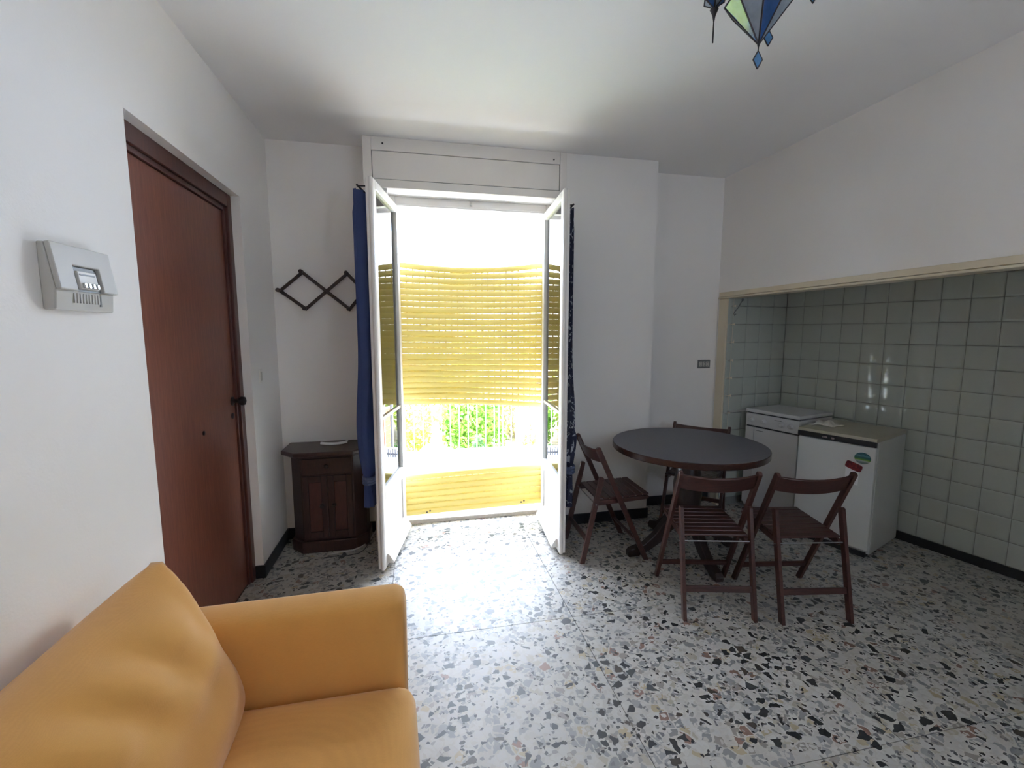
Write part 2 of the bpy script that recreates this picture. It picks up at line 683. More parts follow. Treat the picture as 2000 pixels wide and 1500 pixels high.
def tiled_wall(name, origin, along, ncols, nrows, length, z_top, start, thick, trim0, extra):
    along = along.normalized()
    nrm = Vector((along.y, -along.x, 0))            # points into the room
    wv = MB()
    wv.obox(origin - nrm * thick + along * trim0, along * (length + extra - trim0), nrm * thick, Vector((0, 0, z_top)))
    wo = wv.build(name, MAT['tilegrout'])
    struct(wo)
    rng = random.Random(len(name))
    for c in range(ncols):
        for k in range(nrows):
            o = bpy.data.objects.new('tile', TILE)
            COL.objects.link(o)
            o.parent = wo
            ctr = origin + along * (start + (c + .5) * TS) + Vector((0, 0, ZB + (k + .5) * TS)) + nrm * .001
            R3 = Matrix((along, -nrm, Vector((0, 0, 1)))).transposed()
            tilt = Matrix.Rotation(rng.uniform(-.006, .006), 3, 'X') @ Matrix.Rotation(rng.uniform(-.006, .006), 3, 'Z')
            o.matrix_local = Matrix.LocRotScale(ctr, (R3 @ tilt).to_quaternion(), Vector((TS, TS, TS)))
    return wo


left_len = (NC - NP).length
# along runs so that the room lies on its right-hand normal
tiled_wall('wall_niche_left', NP.copy(), (NC - NP), 4, 12, left_len, 1.99, left_len - 4 * TS, .09, .035, .25)
nb_len = 3.25
wb_ = tiled_wall('wall_niche_back', NC.copy(), ND, 18, 12, nb_len, 1.99, .004, .2, -.25, 0)
# part tiles beside the post
lw = bpy.data.objects['wall_niche_left']
al = (NC - NP).normalized()
part_w = left_len - 4 * TS
for k in range(12):
    o = bpy.data.objects.new('tile', TILE)
    COL.objects.link(o)
    o.parent = lw
    nrm = Vector((al.y, -al.x, 0))
    o.matrix_local = Matrix.LocRotScale(NP + al * part_w / 2 + Vector((0, 0, ZB + (k + .5) * TS)) + nrm * .001,
                                        Matrix((al, -nrm, Vector((0, 0, 1)))).transposed().to_quaternion(), Vector((part_w, TS, TS)))
# skirting in the niche
nn = Vector((ND.y, -ND.x, 0))
nl = Vector((al.y, -al.x, 0))
struct(MB().obox(NC, ND * nb_len, nn * .004, Vector((0, 0, ZB - .002))).build('baseboard_niche', MAT['skirt']))

# ---- cream timber surround of the niche (trim_1)
t1 = root_struct('trim_1', (XR, 3.5, 0))
m = MB()
m.box(XR - .016, XR + .09, .5, 3.60, HN0 + .018, HN1)
m.build('header_board', MAT['cream'], t1, bevel=.003)
MB().box(XR - .024, XR + .09, .5, 3.60, HN0, HN0 + .015).build('header_bead', MAT['cream'], t1, bevel=.004)
MB().box(XR - .012, XR + .08, 3.494, 3.60, 0, HN0).build('post', MAT['cream'], t1, bevel=.004)

# ---- black skirting
SK = .085
m = MB()
m.box(XL, XL + .011, D1, YA, 0, SK)
m.box(XL - .048, XL + .011, D1 - .011, D1, 0, SK)
m.box(XL, XL + .011, YB, D0, 0, SK)
struct(m.build('baseboard_left', MAT['skirt'], bevel=.002))
m = MB()
m.box(XL, -.323, YA - .011, YA, 0, SK)
m.box(WX1 + .02, 1.895, YP - .011, YP, 0, SK)
m.box(1.884, 1.895, YP, YR, 0, SK)
m.box(1.884, XR - .014, YR - .011, YR, 0, SK)
struct(m.build('baseboard_back', MAT['skirt'], bevel=.002))
struct(MB().box(XR - .011, XR, -2.2, .5, 0, SK).build('baseboard_right', MAT['skirt'], bevel=.002))

# ---- door_1
d1 = root_struct('door_1', (XL - .1, (D0 + D1) / 2, 0))
xf = XL - .048
m = MB()
fw_ = .055
m.box(xf - .10, xf, D1 - fw_, D1, 0, HD)
m.box(xf - .10, xf, D0, D0 + fw_, 0, HD)
m.box(xf - .10, xf, D0 + fw_, D1 - fw_, HD - .075, HD)
m.build('door_frame', MAT['doorframe'], d1, bevel=.004)
m = MB()
m.box(xf - .035, xf - .014, D1 - fw_ - .022, D1 - fw_, 0, HD - .075)
m.box(xf - .035, xf - .014, D0 + fw_, D0 + fw_ + .022, 0, HD - .075)
m.box(xf - .035, xf - .014, D0 + fw_ + .022, D1 - fw_ - .022, HD - .10, HD - .075)
m.build('frame_stop', MAT['doorframe'], d1, bevel=.003)
leaf = MB().box(xf - .075, xf - .026, D0 + fw_ + .024, D1 - fw_ - .024, .008, HD - .102).build('door_leaf', MAT['door'], d1, bevel=.002)
kx, ky, kz = xf - .026, D1 - fw_ - .06, 1.165
MB().lathe([(.026, 0), (.026, .006), (.011, .010), (.010, .034), (.022, .040), (.028, .054), (.024, .068), (.010, .074)], (kx, ky, kz), 18, 'x').build('door_knob', MAT['darkmetal'], leaf, smooth=40)
MB().lathe([(.017, 0), (.017, .005), (.012, .008)], (kx, ky - .012, kz - .085), 14, 'x').build('lock_cylinder', MAT['darkmetal'], leaf, smooth=40)
MB().lathe([(.011, -.002), (.011, .004), (.006, .005)], (kx, 2.52, 1.06), 14, 'x').build('spyhole', MAT['darkmetal'], leaf, smooth=40)

# ---- window_1: frame and two open leaves
w1 = root_struct('window_1', (.45, 3.6, 0))
m = MB()
m.box(WX0, WX0 + .045, 3.555, 3.64, .0, 2.557)
m.box(WX1 - .04, WX1, 3.555, 3.64, .0, 2.557)
m.box(WX0 + .045, WX1 - .04, 3.565, 3.64, 2.497, 2.557)
m.build('window_frame', MAT['white'], w1, bevel=.004)
MB().box(WX0 + .045, WX1 - .04, 3.552, 3.575, 2.487, 2.503).build('head_bead', MAT['white'], w1, bevel=.004)
MB().box(.425, .445, 3.545, 3.566, 2.515, 2.545).build('latch_plate', MAT['ivory'], w1, bevel=.003)


def sash(hinge, free, sgn):
    """one glazed leaf from hinge (x, y) to its free end; sgn: side of the room-face"""
    h, f = Vector((hinge[0], hinge[1], 0)), Vector((free[0], free[1], 0))
    d = (f - h)
    L = d.length
    d.normalize()
    n = Vector((-d.y, d.x, 0)) * sgn                  # towards the curtain side
    T, st = .046, .062
    Zv = Vector((0, 0, 1))
    zb, zt, zm, zr = .014, 2.485, 1.005, .50
    o0 = h - n * T / 2

    def bx(mb, a, b, z0, z1, t0=0., t1=1.):
        mb.obox(o0 + d * a + n * T * t0 + Zv * z0, d * (b - a), n * T * (t1 - t0), Zv * (z1 - z0))
    root = MB()
    bx(root, 0, st, zb, zt)
    bx(root, L - st, L, zb, zt)
    bx(root, st, L - st, zt - .055, zt)
    bx(root, st, L - st, zr - .035, zr + .03)
    bx(root, st, L - st, zb, .11)
    leaf_o = root.build('sash', MAT['white'], w1, bevel=.004)
    a = MB()
    bx(a, st, L - st, .11, zr - .035, .3, .7)
    a.build('lower_panel', MAT['white'], leaf_o)
    a = MB()
    bx(a, st, L - st, .11, .128, .05, .30)
    bx(a, st, L - st, zr - .053, zr - .035, .05, .30)
    bx(a, st, st + .018, .128, zr - .053, .05, .30)
    bx(a, L - st - .018, L - st, .128, zr - .053, .05, .30)
    a.build('panel_moulding', MAT['white'], leaf_o, bevel=.004)
    a = MB()                                          # weather board at the bottom, on the outer face
    q = o0 + d * .03
    a.prism([(0, .035), (-.045, .035), (-.045, .05), (-.012, .10), (0, .10)], d * (L - .075), q, n, Zv)
    a.build('weather_board', MAT['white'], leaf_o, bevel=.003)
    a = MB()
    bx(a, st, L - st, zm - .010, zm + .010, .2, .8)
    a.build('glazing_bar', MAT['cream'], leaf_o)
    for z0, z1 in ((zr + .03, zm - .010), (zm + .010, zt - .055)):
        a = MB()
        bx(a, st - .004, L - st + .004, z0 - .003, z1 + .003, .46, .54)
        a.build('pane', MAT['glass'], leaf_o)
    a = MB()                                          # rounded nosing of the meeting stile
    c = h + d * L
    a.tube([c + Zv * zb - n * T * .18, c + Zv * zt - n * T * .18], .013, 12)
    a.build('meeting_bead', MAT['white'], leaf_o, smooth=50)
    return h, f, d, n


SL = sash((-.125, 3.575), (-.25, 2.935), -1)
SR = sash((1.030, 3.575), (.978, 2.905), 1)

# threshold stone under the shutter
struct(MB().box(WX0, WX1, 3.66, YO + .03, -.03, .03).build('trim_3', MAT['marble'], bevel=.006))

# shutter box cover above the window (trim_2)
t2 = root_struct('trim_2', (.4, YP, 2.557))
m = MB()
m.box(-.323, -.266, YP - .016, YP, 2.557, H)
m.box(1.079, 1.13, YP - .016, YP, 2.557, H)
m.box(-.266, 1.079, YP - .016, YP, 2.800, H)
m.box(-.266, 1.079, YP - .016, YP, 2.557, 2.612)
m.build('cover_frame', MAT['white'], t2, bevel=.003)
MB().box(-.266, 1.079, YP - .003, YP, 2.612, 2.800).build('groove_shade_backing', MAT['greyd'], t2)  # dark backing board, puts the shade of the gap into its colour
MB().box(-.2615, 1.0745, YP - .011, YP - .003, 2.6165, 2.797).build('cover_panel', MAT['white'], t2, bevel=.002)
m = MB()
for x, z in ((-.19, 2.845), (1.03, 2.83)):
    m.lathe([(.006, 0), (.006, .003), (.003, .004)], (x, YP - .016, z), 10, frame=(Vector((1, 0, 0)), Vector((0, 0, 1)), Vector((0, -1, 0))))
m.build('screw', MAT['darkmetal'], t2)

# ------------------------------------------------------------------ roller shutter
sh = thing('roller_shutter', 'battered yellow plastic roller shutter with bowed slats, dropped in two pieces behind the open window', 'shutter', (.45, 3.7, .03))
YS = 3.70
SX0, SX1 = WX0 + .03, WX1 - .012
rs = random.Random(3)


def slat(zL, zR, sag, hgt, ybow, tabs, name='slat'):
    mb = MB()
    prof = [(-.5, .009), (-.45, -.003), (-.25, -.009), (.05, -.011), (.3, -.009), (.43, -.003), (.5, .009), (.5, .012), (-.5, .012)]
    nseg = 14
    base = []
    for i in range(nseg + 1):
        q = i / nseg
        x = SX0 + (SX1 - SX0) * q
        par = 4 * q * (1 - q)
        zc = zL + (zR - zL) * q + sag * par
        for u, dy in prof:
            mb.v.append((x, YS + dy + ybow * par, zc + u * hgt))
    n = len(prof)
    for i in range(nseg):
        for k in range(n):
            a, b = i * n + k, i * n + (k + 1) % n
            mb.f.append((a, a + n, b + n, b))
    mb.f.append(tuple(range(n)))
    mb.f.append(tuple(nseg * n + k for k in reversed(range(n))))
    for x in tabs:
        q = (x - SX0) / (SX1 - SX0)
        par = 4 * q * (1 - q)
        zc = zL + (zR - zL) * q + sag * par - hgt * .5
        mb.box(x - .006, x + .006, YS + ybow * par, YS + ybow * par + .003, zc - .008, zc + .002)
    return mb.build(name, MAT['shutter'], sh, smooth=40)


NS = 24
hs = .0458
gapsL = [.012, .009, .003] + [.0004] * 21
gapsR = [.022, .014, .007] + [.0009] * 21
gapsM = [.0006] * 24
for k, g in ((7, .005), (11, .006), (13, .004), (15, .005), (17, .010), (18, .010), (20, .009), (21, .010), (22, .010)):
    gapsR[k] = g
for k, g in ((17, .0015), (18, .002), (22, .0035), (21, .001)):
    gapsM[k] = g
zL, zM, zR = 2.113, 2.086, 2.140
for i in range(NS):
    tabs = [SX0 + .03 + .05 * k for k in range(24) if SX0 + .03 + .05 * k < SX1 - .01]
    slat(zL - hs / 2, zR - hs / 2, zM - (zL + zR) / 2, hs, .026 * (1 - i / NS) + .010, tabs)
    zL -= hs + gapsL[i]
    zM -= hs + gapsM[i]
    zR -= hs + gapsR[i]
# the fallen lower piece
zl, zr_ = .402, .432
for i in range(7):
    gl, gr = [(.0022, .0016), (0, .0004), (0, .0022), (0, .0026), (0, .0022), (0, 0), (0, 0)][i]
    tabs = [SX0 + .03 + .05 * k for k in range(24) if SX0 + .03 + .05 * k < SX1 - .01] if i < 5 else []
    s_ = slat(zl - .025, zr_ - .025, .012 - .0002 * i, .05, -.02, tabs)
    if i == 6:
        for x in (.06, .085, .86, .885):
            MB().lathe([(.007, 0), (.007, .004), (.004, .006)], (x, YS - .026, zl - .022 + (x - SX0) * .03 + (.01 if x in (.085, .885) else 0)), 10,
                       frame=(Vector((1, 0, 0)), Vector((0, 0, 1)), Vector((0, -1, 0)))).build('stop_bolt', MAT['iron'], sh)
    zl -= .05 + gl
    zr_ -= .05 + gr
m = MB()
m.box(WX0, SX0 + .016, YS - .022, YS - .016, .03, 2.56)
m.box(WX0, SX0 + .016, YS + .03, YS + .036, .03, 2.56)
m.box(WX0, WX0 + .008, YS - .016, YS + .03, .03, 2.56)
m.build('guide_rail', MAT['white'], sh)
m = MB()
m.box(SX1 - .016, WX1, YS - .022, YS - .016, .03, 2.56)
m.box(SX1 - .016, WX1, YS + .03, YS + .036, .03, 2.56)
m.box(WX1 - .008, WX1, YS - .016, YS + .03, .03, 2.56)
m.build('guide_rail', MAT['white'], sh)

# ------------------------------------------------------------------ curtains on the two leaves
def curtain(name, label, S_, zt, ztie, zbot, mat, pinch, width0, off, slim=1.):
    h, f, d, n = S_
    root = thing(name, label, 'curtain', tuple(f + n * off))
    L = (f - h).length
    mb = MB()
    nf = 9

    def fn(u, v):
        z = zt + (zbot - zt) * v
        # gather towards the tie
        if z > ztie:
            k = (zt - z) / (zt - ztie)
            wid = 1 - (1 - .26) * k ** 2.2
        else:
            k = (ztie - z) / (ztie - zbot)
            wid = .26 + .25 * math.sqrt(max(k, 0)) - .05 * k
        a0 = L - .03
        span = width0 * wid
        c = a0 - span * u - pinch * (1 - wid)
        amp = .018 + .014 * wid + (.012 * min(1, abs(z - ztie) / .15) if z < zt - .1 else 0)
        ph = sin(2 * pi * nf * u + .6 * sin(5 * v))
        bulge = off + .012 * slim + .030 * math.exp(-((z - ztie - .35) / .3) ** 2)
        if abs(z - ztie) < .03: amp *= .6
        if z > ztie + .25: amp *= slim
        p = h + d * c + n * (bulge + amp * ph * (.5 + .5 * sin(pi * min(1, u * 6)) if u < .16 else 1))
        return (p.x, p.y, z)
    mb.grid(fn, 108, 44)
    mb.build('cloth', mat, root, smooth=True)
    c = h + d * (L - .03 - width0 * .13 - pinch * .74) + n * (off + .012)
    m2 = MB()
    rr = []
    for k in range(25):
        a = 2 * pi * k / 24
        rr.append(c + d * cos(a) * (width0 * .13 + .012) + n * sin(a) * .040 + Vector((0, 0, ztie)))
    for dz in (-.018, 0, .018):
        m2.tube([p + Vector((0, 0, dz)) for p in rr], .009, 8)
    m2.build('tie_band', MAT['tie'], root, smooth=True)
    m3 = MB()
    m3.tube([h + d * .03 + n * (off) + Vector((0, 0, zt + .012)), h + d * (L - .01) + n * off + Vector((0, 0, zt + .012))], .006, 10)
    for a in (.05, L - .03):
        m3.tube([h + d * a + n * .02 + Vector((0, 0, zt + .012)), h + d * a + n * off + Vector((0, 0, zt + .012))], .005, 8)
    m3.build('curtain_rod', MAT['darkmetal'], root, smooth=True)
    return root


curtain('curtain', 'sheer navy blue curtain tied back on the left window leaf, above the dark sideboard', SL, 2.43, .60, .42, MAT['curtL'], .02, .50, .075)
curtain('curtain', 'dark navy curtain with white leaf pattern tied back on the right window leaf', SR, 2.38, .60, .33, MAT['curtR'], .02, .46, .048, .35)

# ------------------------------------------------------------------ sofa
so_ = thing('sofa', 'mustard yellow fabric sofa with plump cushions against the left wall', 'sofa', (-.5, .5, 0))


def soft_box(x0, x1, y0, y1, z0, z1, r, puff=.0, nx=10, ny=16, nz=8, warp=None):
    """rounded, puffed box as one closed grid surface"""
    mb = MB()
    cx, cy, cz = (x0 + x1) / 2, (y0 + y1) / 2, (z0 + z1) / 2
    hx, hy, hz = (x1 - x0) / 2, (y1 - y0) / 2, (z1 - z0) / 2
    idx = {}

    def vert(a, b, c):
        key = (a, b, c)
        if key in idx: return idx[key]
        u, v, w_ = 2 * a / nx - 1, 2 * b / ny - 1, 2 * c / nz - 1
        ease = lambda t: math.copysign(1 - (1 - abs(t)) ** 1.5, t)
        p = Vector((ease(u) * hx, ease(v) * hy, ease(w_) * hz))
        q = Vector((max(-hx + r, min(hx - r, p.x)), max(-hy + r, min(hy - r, p.y)), max(-hz + r, min(hz - r, p.z))))
        dlt = p - q
        if dlt.length > 1e-9: dlt = dlt.normalized() * r
        p = q + dlt
        U, V_, W = p.x / hx, p.y / hy, p.z / hz
        p.x += puff * U * (1 - V_ ** 2) * (1 - W ** 2)
        p.z += puff * W * (1 - V_ ** 2) * (1 - U ** 2)
        p += Vector((cx, cy, cz))
        if warp: p = warp(p)
        idx[key] = len(mb.v)
        mb.v.append(tuple(p))
        return idx[key]
    for a in range(nx):
        for b in range(ny):
            mb.f.append((vert(a, b, 0), vert(a, b + 1, 0), vert(a + 1, b + 1, 0), vert(a + 1, b, 0)))
            mb.f.append((vert(a, b, nz), vert(a + 1, b, nz), vert(a + 1, b + 1, nz), vert(a, b + 1, nz)))
    for a in range(nx):
        for c in range(nz):
            mb.f.append((vert(a, 0, c), vert(a + 1, 0, c), vert(a + 1, 0, c + 1), vert(a, 0, c + 1)))
            mb.f.append((vert(a, ny, c), vert(a, ny, c + 1), vert(a + 1, ny, c + 1), vert(a + 1, ny, c)))
    for b in range(ny):
        for c in range(nz):
            mb.f.append((vert(0, b, c), vert(0, b, c + 1), vert(0, b + 1, c + 1), vert(0, b + 1, c)))
            mb.f.append((vert(nx, b, c), vert(nx, b + 1, c), vert(nx, b + 1, c + 1), vert(nx, b, c + 1)))
    return mb


soft_box(-.93, -.06, -.35, 1.60, .05, .27, .02, nx=6, ny=10, nz=4).build('base', MAT['mustard'], so_, smooth=True)


def arm_warp(p):
    # the arm leans outwards a little and its front edge is crisp
    t = max(0, p.z - .3) / .36
    return Vector((p.x, p.y + .055 * t, p.z + .012 * (p.x + .5)))


soft_box(-.93, -.055, 1.435, 1.59, .04, .655, .045, nx=10, ny=6, nz=12, warp=arm_warp).build('armrest', MAT['mustard'], so_, smooth=True)
soft_box(-.93, -.055, -.52, -.36, .04, .655, .045, nx=10, ny=6, nz=12).build('armrest', MAT['mustard'], so_, smooth=True)
soft_box(-.955, -.78, -.50, 1.52, .04, .775, .05, nx=6, ny=16, nz=10).build('backrest', MAT['mustard'], so_, smooth=True)


def seat_warp(p):
    return p


def back_cushion(y0, y1):
    ny, nz = 72, 48
    mb = MB()
    rr = random.Random(int(y1 * 100))

    def surf(side):
        def fn(u, v):
            y = y0 + (y1 - y0) * u
            U, V_ = 2 * u - 1, 2 * v - 1
            pil = max(0., (1 - abs(U) ** 4.5)) ** .5 * max(0., (1 - abs(V_) ** 3.4)) ** .5
            # the side seams pull in between the corners
            y -= U * abs(U) ** 3 * .03 * (1 - V_ ** 2)
            z = .40 + .475 * v - .03 * (v ** 6) * (1 - U ** 4)
            lean = -.60 - .185 * v
            # gathers running down from the top seam and slack folds across the face
            q = u * 15 + 2.2 * v + .8 * sin(6 * u + 4 * v)
            ga = (abs(sin(q)) ** 1.6 - .5) * .042 * max(0, v - .35) ** 1.1 * 1.7
            q2 = v * 11 - 5.5 * u + .9 * sin(5 * u + 2)
            sl_ = (abs(sin(q2)) ** 2 - .4) * .012 * (.3 + .7 * sin(pi * v)) * (.4 + .6 * sin(9 * u + 1) ** 2)
            x = lean + side * (.016 + .120 * pil) + (ga + sl_) * pil * (1 if side > 0 else .3)
            return (x, y, z)
        return fn
    n0 = len(mb.v)
    mb.grid(surf(1), ny, nz)
    k = len(mb.v)
    mb.grid(surf(-1), ny, nz)
    nf = len(mb.f) // 2
    mb.f[nf:] = [tuple(reversed(f)) for f in mb.f[nf:]]

    def I(b, i, j): return b + j * (ny + 1) + i
    for i in range(ny):
        mb.f.append((I(0, i, 0), I(k, i, 0), I(k, i + 1, 0), I(0, i + 1, 0)))
        mb.f.append((I(0, i, nz), I(0, i + 1, nz), I(k, i + 1, nz), I(k, i, nz)))
    for j in range(nz):
        mb.f.append((I(0, 0, j), I(0, 0, j + 1), I(k, 0, j + 1), I(k, 0, j)))
        mb.f.append((I(0, ny, j), I(k, ny, j), I(k, ny, j + 1), I(0, ny, j + 1)))
    return mb


back_cushion(.50, 1.50).build('back_cushion', MAT['mustard'], so_, smooth=True)
back_cushion(-.42, .50).build('back_cushion', MAT['mustard'], so_, smooth=True)
soft_box(-.80, -.03, .53, 1.428, .255, .425, .055, .018, nx=16, ny=18, nz=8).build('seat_cushion', MAT['mustard'], so_, smooth=True)
soft_box(-.80, -.03, -.355, .527, .255, .425, .055, .018, nx=16, ny=18, nz=8).build('seat_cushion', MAT['mustard'], so_, smooth=True)
for x, y in ((-.86, 1.52), (-.14, 1.52), (-.86, -.45), (-.14, -.45)):
    MB().lathe([(.022, 0), (.028, .055)], (x, y, 0), 14).build('foot', MAT['black'], so_, smooth=40)

# ------------------------------------------------------------------ folding chairs
def chair():
    root = thing('folding_chair', '-', 'chair', (0, 0, 0), 'folding chairs round the table')
    X, Z = Vector((1, 0, 0)), Vector((0, 0, 1))

    def plank(p0, p1, wd, y0, y1, name, round_top=True):
        a, b = Vector((p0[0], 0, p0[1])), Vector((p1[0], 0, p1[1]))
        dx, dz = p1[0] - p0[0], p1[1] - p0[1]
        L = math.hypot(dx, dz)
        ex, ez = dx / L, dz / L
        hw = wd / 2
        sx = hw / abs(ez)                     # horizontal cut at the foot
        poly = [(p0[0] - sx, p0[1]), (p0[0] + sx, p0[1])]
        px, pz = ez, -ex                      # perpendicular
        if px < 0: px, pz = -px, -pz
        for k in range(7):
            t = -pi / 2 + pi * k / 6
            cx_, cz_ = p1[0] - ex * hw * .6, p1[1] - ez * hw * .6
            poly.append((cx_ + px * hw * -sin(t) + ex * hw * .6 * cos(t), cz_ + pz * hw * -sin(t) + ez * hw * .6 * cos(t)))
        mb = MB()
        mb.prism(poly, (0, y1 - y0, 0), (0, y0, 0), X, Z)
        return mb.build(name, MAT['chair'], root, bevel=.003)
    F0, F1 = (.455, 0), (.085, .81)
    R0, R1 = (0, 0), (.128, .60)
    for s in (-1, 1):
        a, b = sorted((s * .202, s * .223))
        plank(F0, F1, .034, a, b, 'front_leg')
        a, b = sorted((s * .180, s * .200))
        plank(R0, R1, .036, a, b, 'rear_leg')
        # side rail of the seat
        a, b = sorted((s * .158, s * .178))
        MB().prism([(.085, .405), (.10, .395), (.47, .420), (.485, .438), (.475, .446), (.10, .428)], (0, b - a, 0), (0, a, 0), X, Z).build('seat_rail', MAT['chair'], root, bevel=.003)
    for k in range(8):
        x = .125 + k * .0475
        z = .431 + (x - .1) * .05
        wd = .0415
        MB().obox((x - wd / 2, -.178, z), (wd, 0, .002), (0, .356, 0), (0, 0, .013)).build('seat_slat', MAT['slat'], root, bevel=.003)
    # curved back board
    ex, ez = (F1[0] - F0[0]), (F1[1] - F0[1])
    L = math.hypot(ex, ez)
    ex, ez = ex / L, ez / L
    c0 = Vector((F0[0], 0, 0)) + Vector((ex, 0, ez)) * (L - .118)
    mb = MB()
    nseg = 12
    for i in range(nseg + 1):
        u = -1 + 2 * i / nseg
        y = u * .203
        bow = -.034 * (1 - u * u)
        for a, t in ((0, -.007), (0, .007), (.098, .007), (.098, -.007)):
            p = c0 + Vector((ex, 0, ez)) * a + Vector((ez, 0, -ex)) * (t + bow)
            mb.v.append((p.x, y, p.z))
    for i in range(nseg):
        for k in range(4):
            a, b = i * 4 + k, i * 4 + (k + 1) % 4
            mb.f.append((a, b, b + 4, a + 4))
    mb.f.append((3, 2, 1, 0))
    mb.f.append(tuple(nseg * 4 + k for k in range(4)))
    mb.build('backrest', MAT['slat'], root, bevel=.004, smooth=30)
    t = .27
    MB().beam((R1[0] * t - .0, -.18, R1[1] * t), (R1[0] * t, .18, R1[1] * t), .034, .016, (R1[0], 0, R1[1])).build('rear_stretcher', MAT['slat'], root, bevel=.003)
    t = .155
    q = (F0[0] + (F1[0] - F0[0]) * t, F0[1] + (F1[1] - F0[1]) * t)
    MB().beam((q[0], -.202, q[1]), (q[0], .202, q[1]), .034, .016, (ex, 0, ez)).build('front_stretcher', MAT['slat'], root, bevel=.003)
    MB().tube([(.088, -.205, .413), (.088, .205, .413)], .0038, 10).build('pivot_rod', MAT['steel'], root, smooth=40)
    return root


ch0 = chair()


def put_chair(o, x, y, ang, label):
    o.location = (x, y, 0)
    o.rotation_euler = (0, 0, ang)
    o['label'] = label
    return o


# position = centre between the rear feet, heading = towards the table
put_chair(ch0, 1.592, 2.030, math.atan2(.972, .235), 'red-brown slatted folding chair with its back to the camera, hiding the table pedestal')
put_chair(copy_thing(ch0), 2.092, 1.902, math.atan2(.985, .17), 'dark red-brown slatted folding chair in front of the white fridge')
put_chair(copy_thing(ch0), 1.080, 2.955, math.atan2(-.03, 1.), 'dark red-brown slatted folding chair seen sideways beside the right window leaf')
put_chair(copy_thing(ch0), 2.365, 3.345, math.atan2(-.70, -.72), 'dark folding chair behind the round table, only its back rail showing above')

# ------------------------------------------------------------------ round table
TC = Vector((1.89, 2.845, 0))
tb = thing('round_table', 'round dark pedestal table with a slate-coloured top among the folding chairs', 'table', (1.87, 2.80, 0))
R_ = .525
MB().lathe([(R_ - .004, .735), (R_, .740), (R_, .772), (R_ - .003, .776)], TC, 72).build('table_rim', MAT['tedge'], tb, smooth=30)
MB().lathe([(R_ - .006, .772), (R_ - .004, .778)], TC, 72).build('tabletop', MAT['table'], tb, smooth=30)
PC = Vector((1.875, 2.80, 0))
MB().lathe([(.05, .16), (.075, .19), (.072, .25), (.085, .32), (.098, .42), (.098, .50), (.082, .60), (.060, .66), (.075, .70), (.16, .715), (.16, .735)], PC, 28).build('pedestal', MAT['tleg'], tb, smooth=40)
for tgt in ((1.44, 2.80), (1.84, 2.375), (2.26, 2.78), (1.84, 3.21)):
    e = Vector((tgt[0], tgt[1], 0)) - PC
    Lf = e.length
    e.normalize()
    sd_ = Vector((-e.y, e.x, 0))
    poly = [(.04, .34), (.10, .33), (.17, .25), (.25, .15), (.33, .085), (Lf, .055), (Lf + .02, .03), (Lf + .015, 0), (Lf - .06, 0), (Lf - .09, .018), (.30, .03), (.20, .09), (.12, .17), (.06, .20), (.04, .20)]
    MB().prism(poly, sd_ * .052, PC - sd_ * .026, e, Vector((0, 0, 1))).build('foot', MAT['tleg'], tb, bevel=.006)

# ------------------------------------------------------------------ fridge
FO = Vector((2.84, 2.864, 0))
FU = Vector((.365, -.931, 0)).normalized()
FV = Vector((.931, .365, 0)).normalized()
Zv = Vector((0, 0, 1))
FW, FD = .493, .552
fr = thing('mini_fridge', 'small white fridge with a beige worktop and a black front strip in the tiled niche', 'fridge', tuple(FO + FU * FW / 2 + FV * FD / 2))


def fbox(mb, u0, u1, v0, v1, z0, z1):
    return mb.obox(FO + FU * u0 + FV * v0 + Zv * z0, FU * (u1 - u0), FV * (v1 - v0), Zv * (z1 - z0))


fbox(MB(), .006, FW - .002, .045, FD, .02, .822).build('body', MAT['fridge'], fr, bevel=.004)
fdoor = fbox(MB(), .004, FW - .002, 0, .042, .055, .788).build('door', MAT['fridge'], fr, bevel=.008, seg=3)
fbox(MB(), .0, FW, -.004, FD, .824, .852).build('worktop', MAT['beige'], fr, bevel=.003)
fbox(MB(), .0, FW, -.010, .01, .792, .830).build('front_strip', MAT['black'], fr, bevel=.003)
m = MB()
for a, b in ((.165, .20), (.225, .245)):
    fbox(MB(), a, b, -.0125, -.0095, .803, .815).build('badge', MAT['chrome'], fr, bevel=.001)
fbox(MB(), .02, FW - .02, .02, FD - .02, 0, .03).build('plinth', MAT['black'], fr)


def on_door(u, z, off=0.): return FO + FU * u + Zv * z - FV * off


def oval(cx, cz, rx, rz, rot, thick, n=28, squircle=2.):
    pts = []
    for k in range(n):
        a = 2 * pi * k / n
        c, s = cos(a), sin(a)
        x = rx * math.copysign(abs(c) ** (2 / squircle), c)
        z = rz * math.copysign(abs(s) ** (2 / squircle), s)
        pts.append((cx + x * cos(rot) - z * sin(rot), cz + x * sin(rot) + z * cos(rot)))
    return pts


def magnet_green():
    t = NT('green_landscape_print')
    v = t.new('ShaderNodeTexCoord')
    sp = t.new('ShaderNodeSeparateXYZ')
    t.link(v.outputs['Generated'], sp.inputs[0])
    z = sp.outputs[2]
    wob = t.noise(v.outputs['Generated'], 4, 2)
    zz = t.math('ADD', z, t.math('MULTIPLY', t.math('SUBTRACT', wob, .5), .15))
    c = t.ramp(zz, [(0, (.10, .16, .16)), (.18, (.16, .22, .2)), (.27, (.40, .45, .40)), (.36, (.16, .32, .03)), (.46, (.03, .14, .07)), (.6, (.03, .10, .11)), (.72, (.10, .26, .28)), (.8, (.03, .11, .13))])
    t.set(Base_Color=c, Roughness=.25)
    return t.m


def magnet_red():
    t = NT('red_enamel_print')
    n = t.noise(t.coords('Object'), 60, 2)
    t.set(Base_Color=t.ramp(n, [(.35, (.10, .006, .012)), (.6, (.26, .02, .02)), (.75, (.30, .07, .06))]), Roughness=.3)
    return t.m


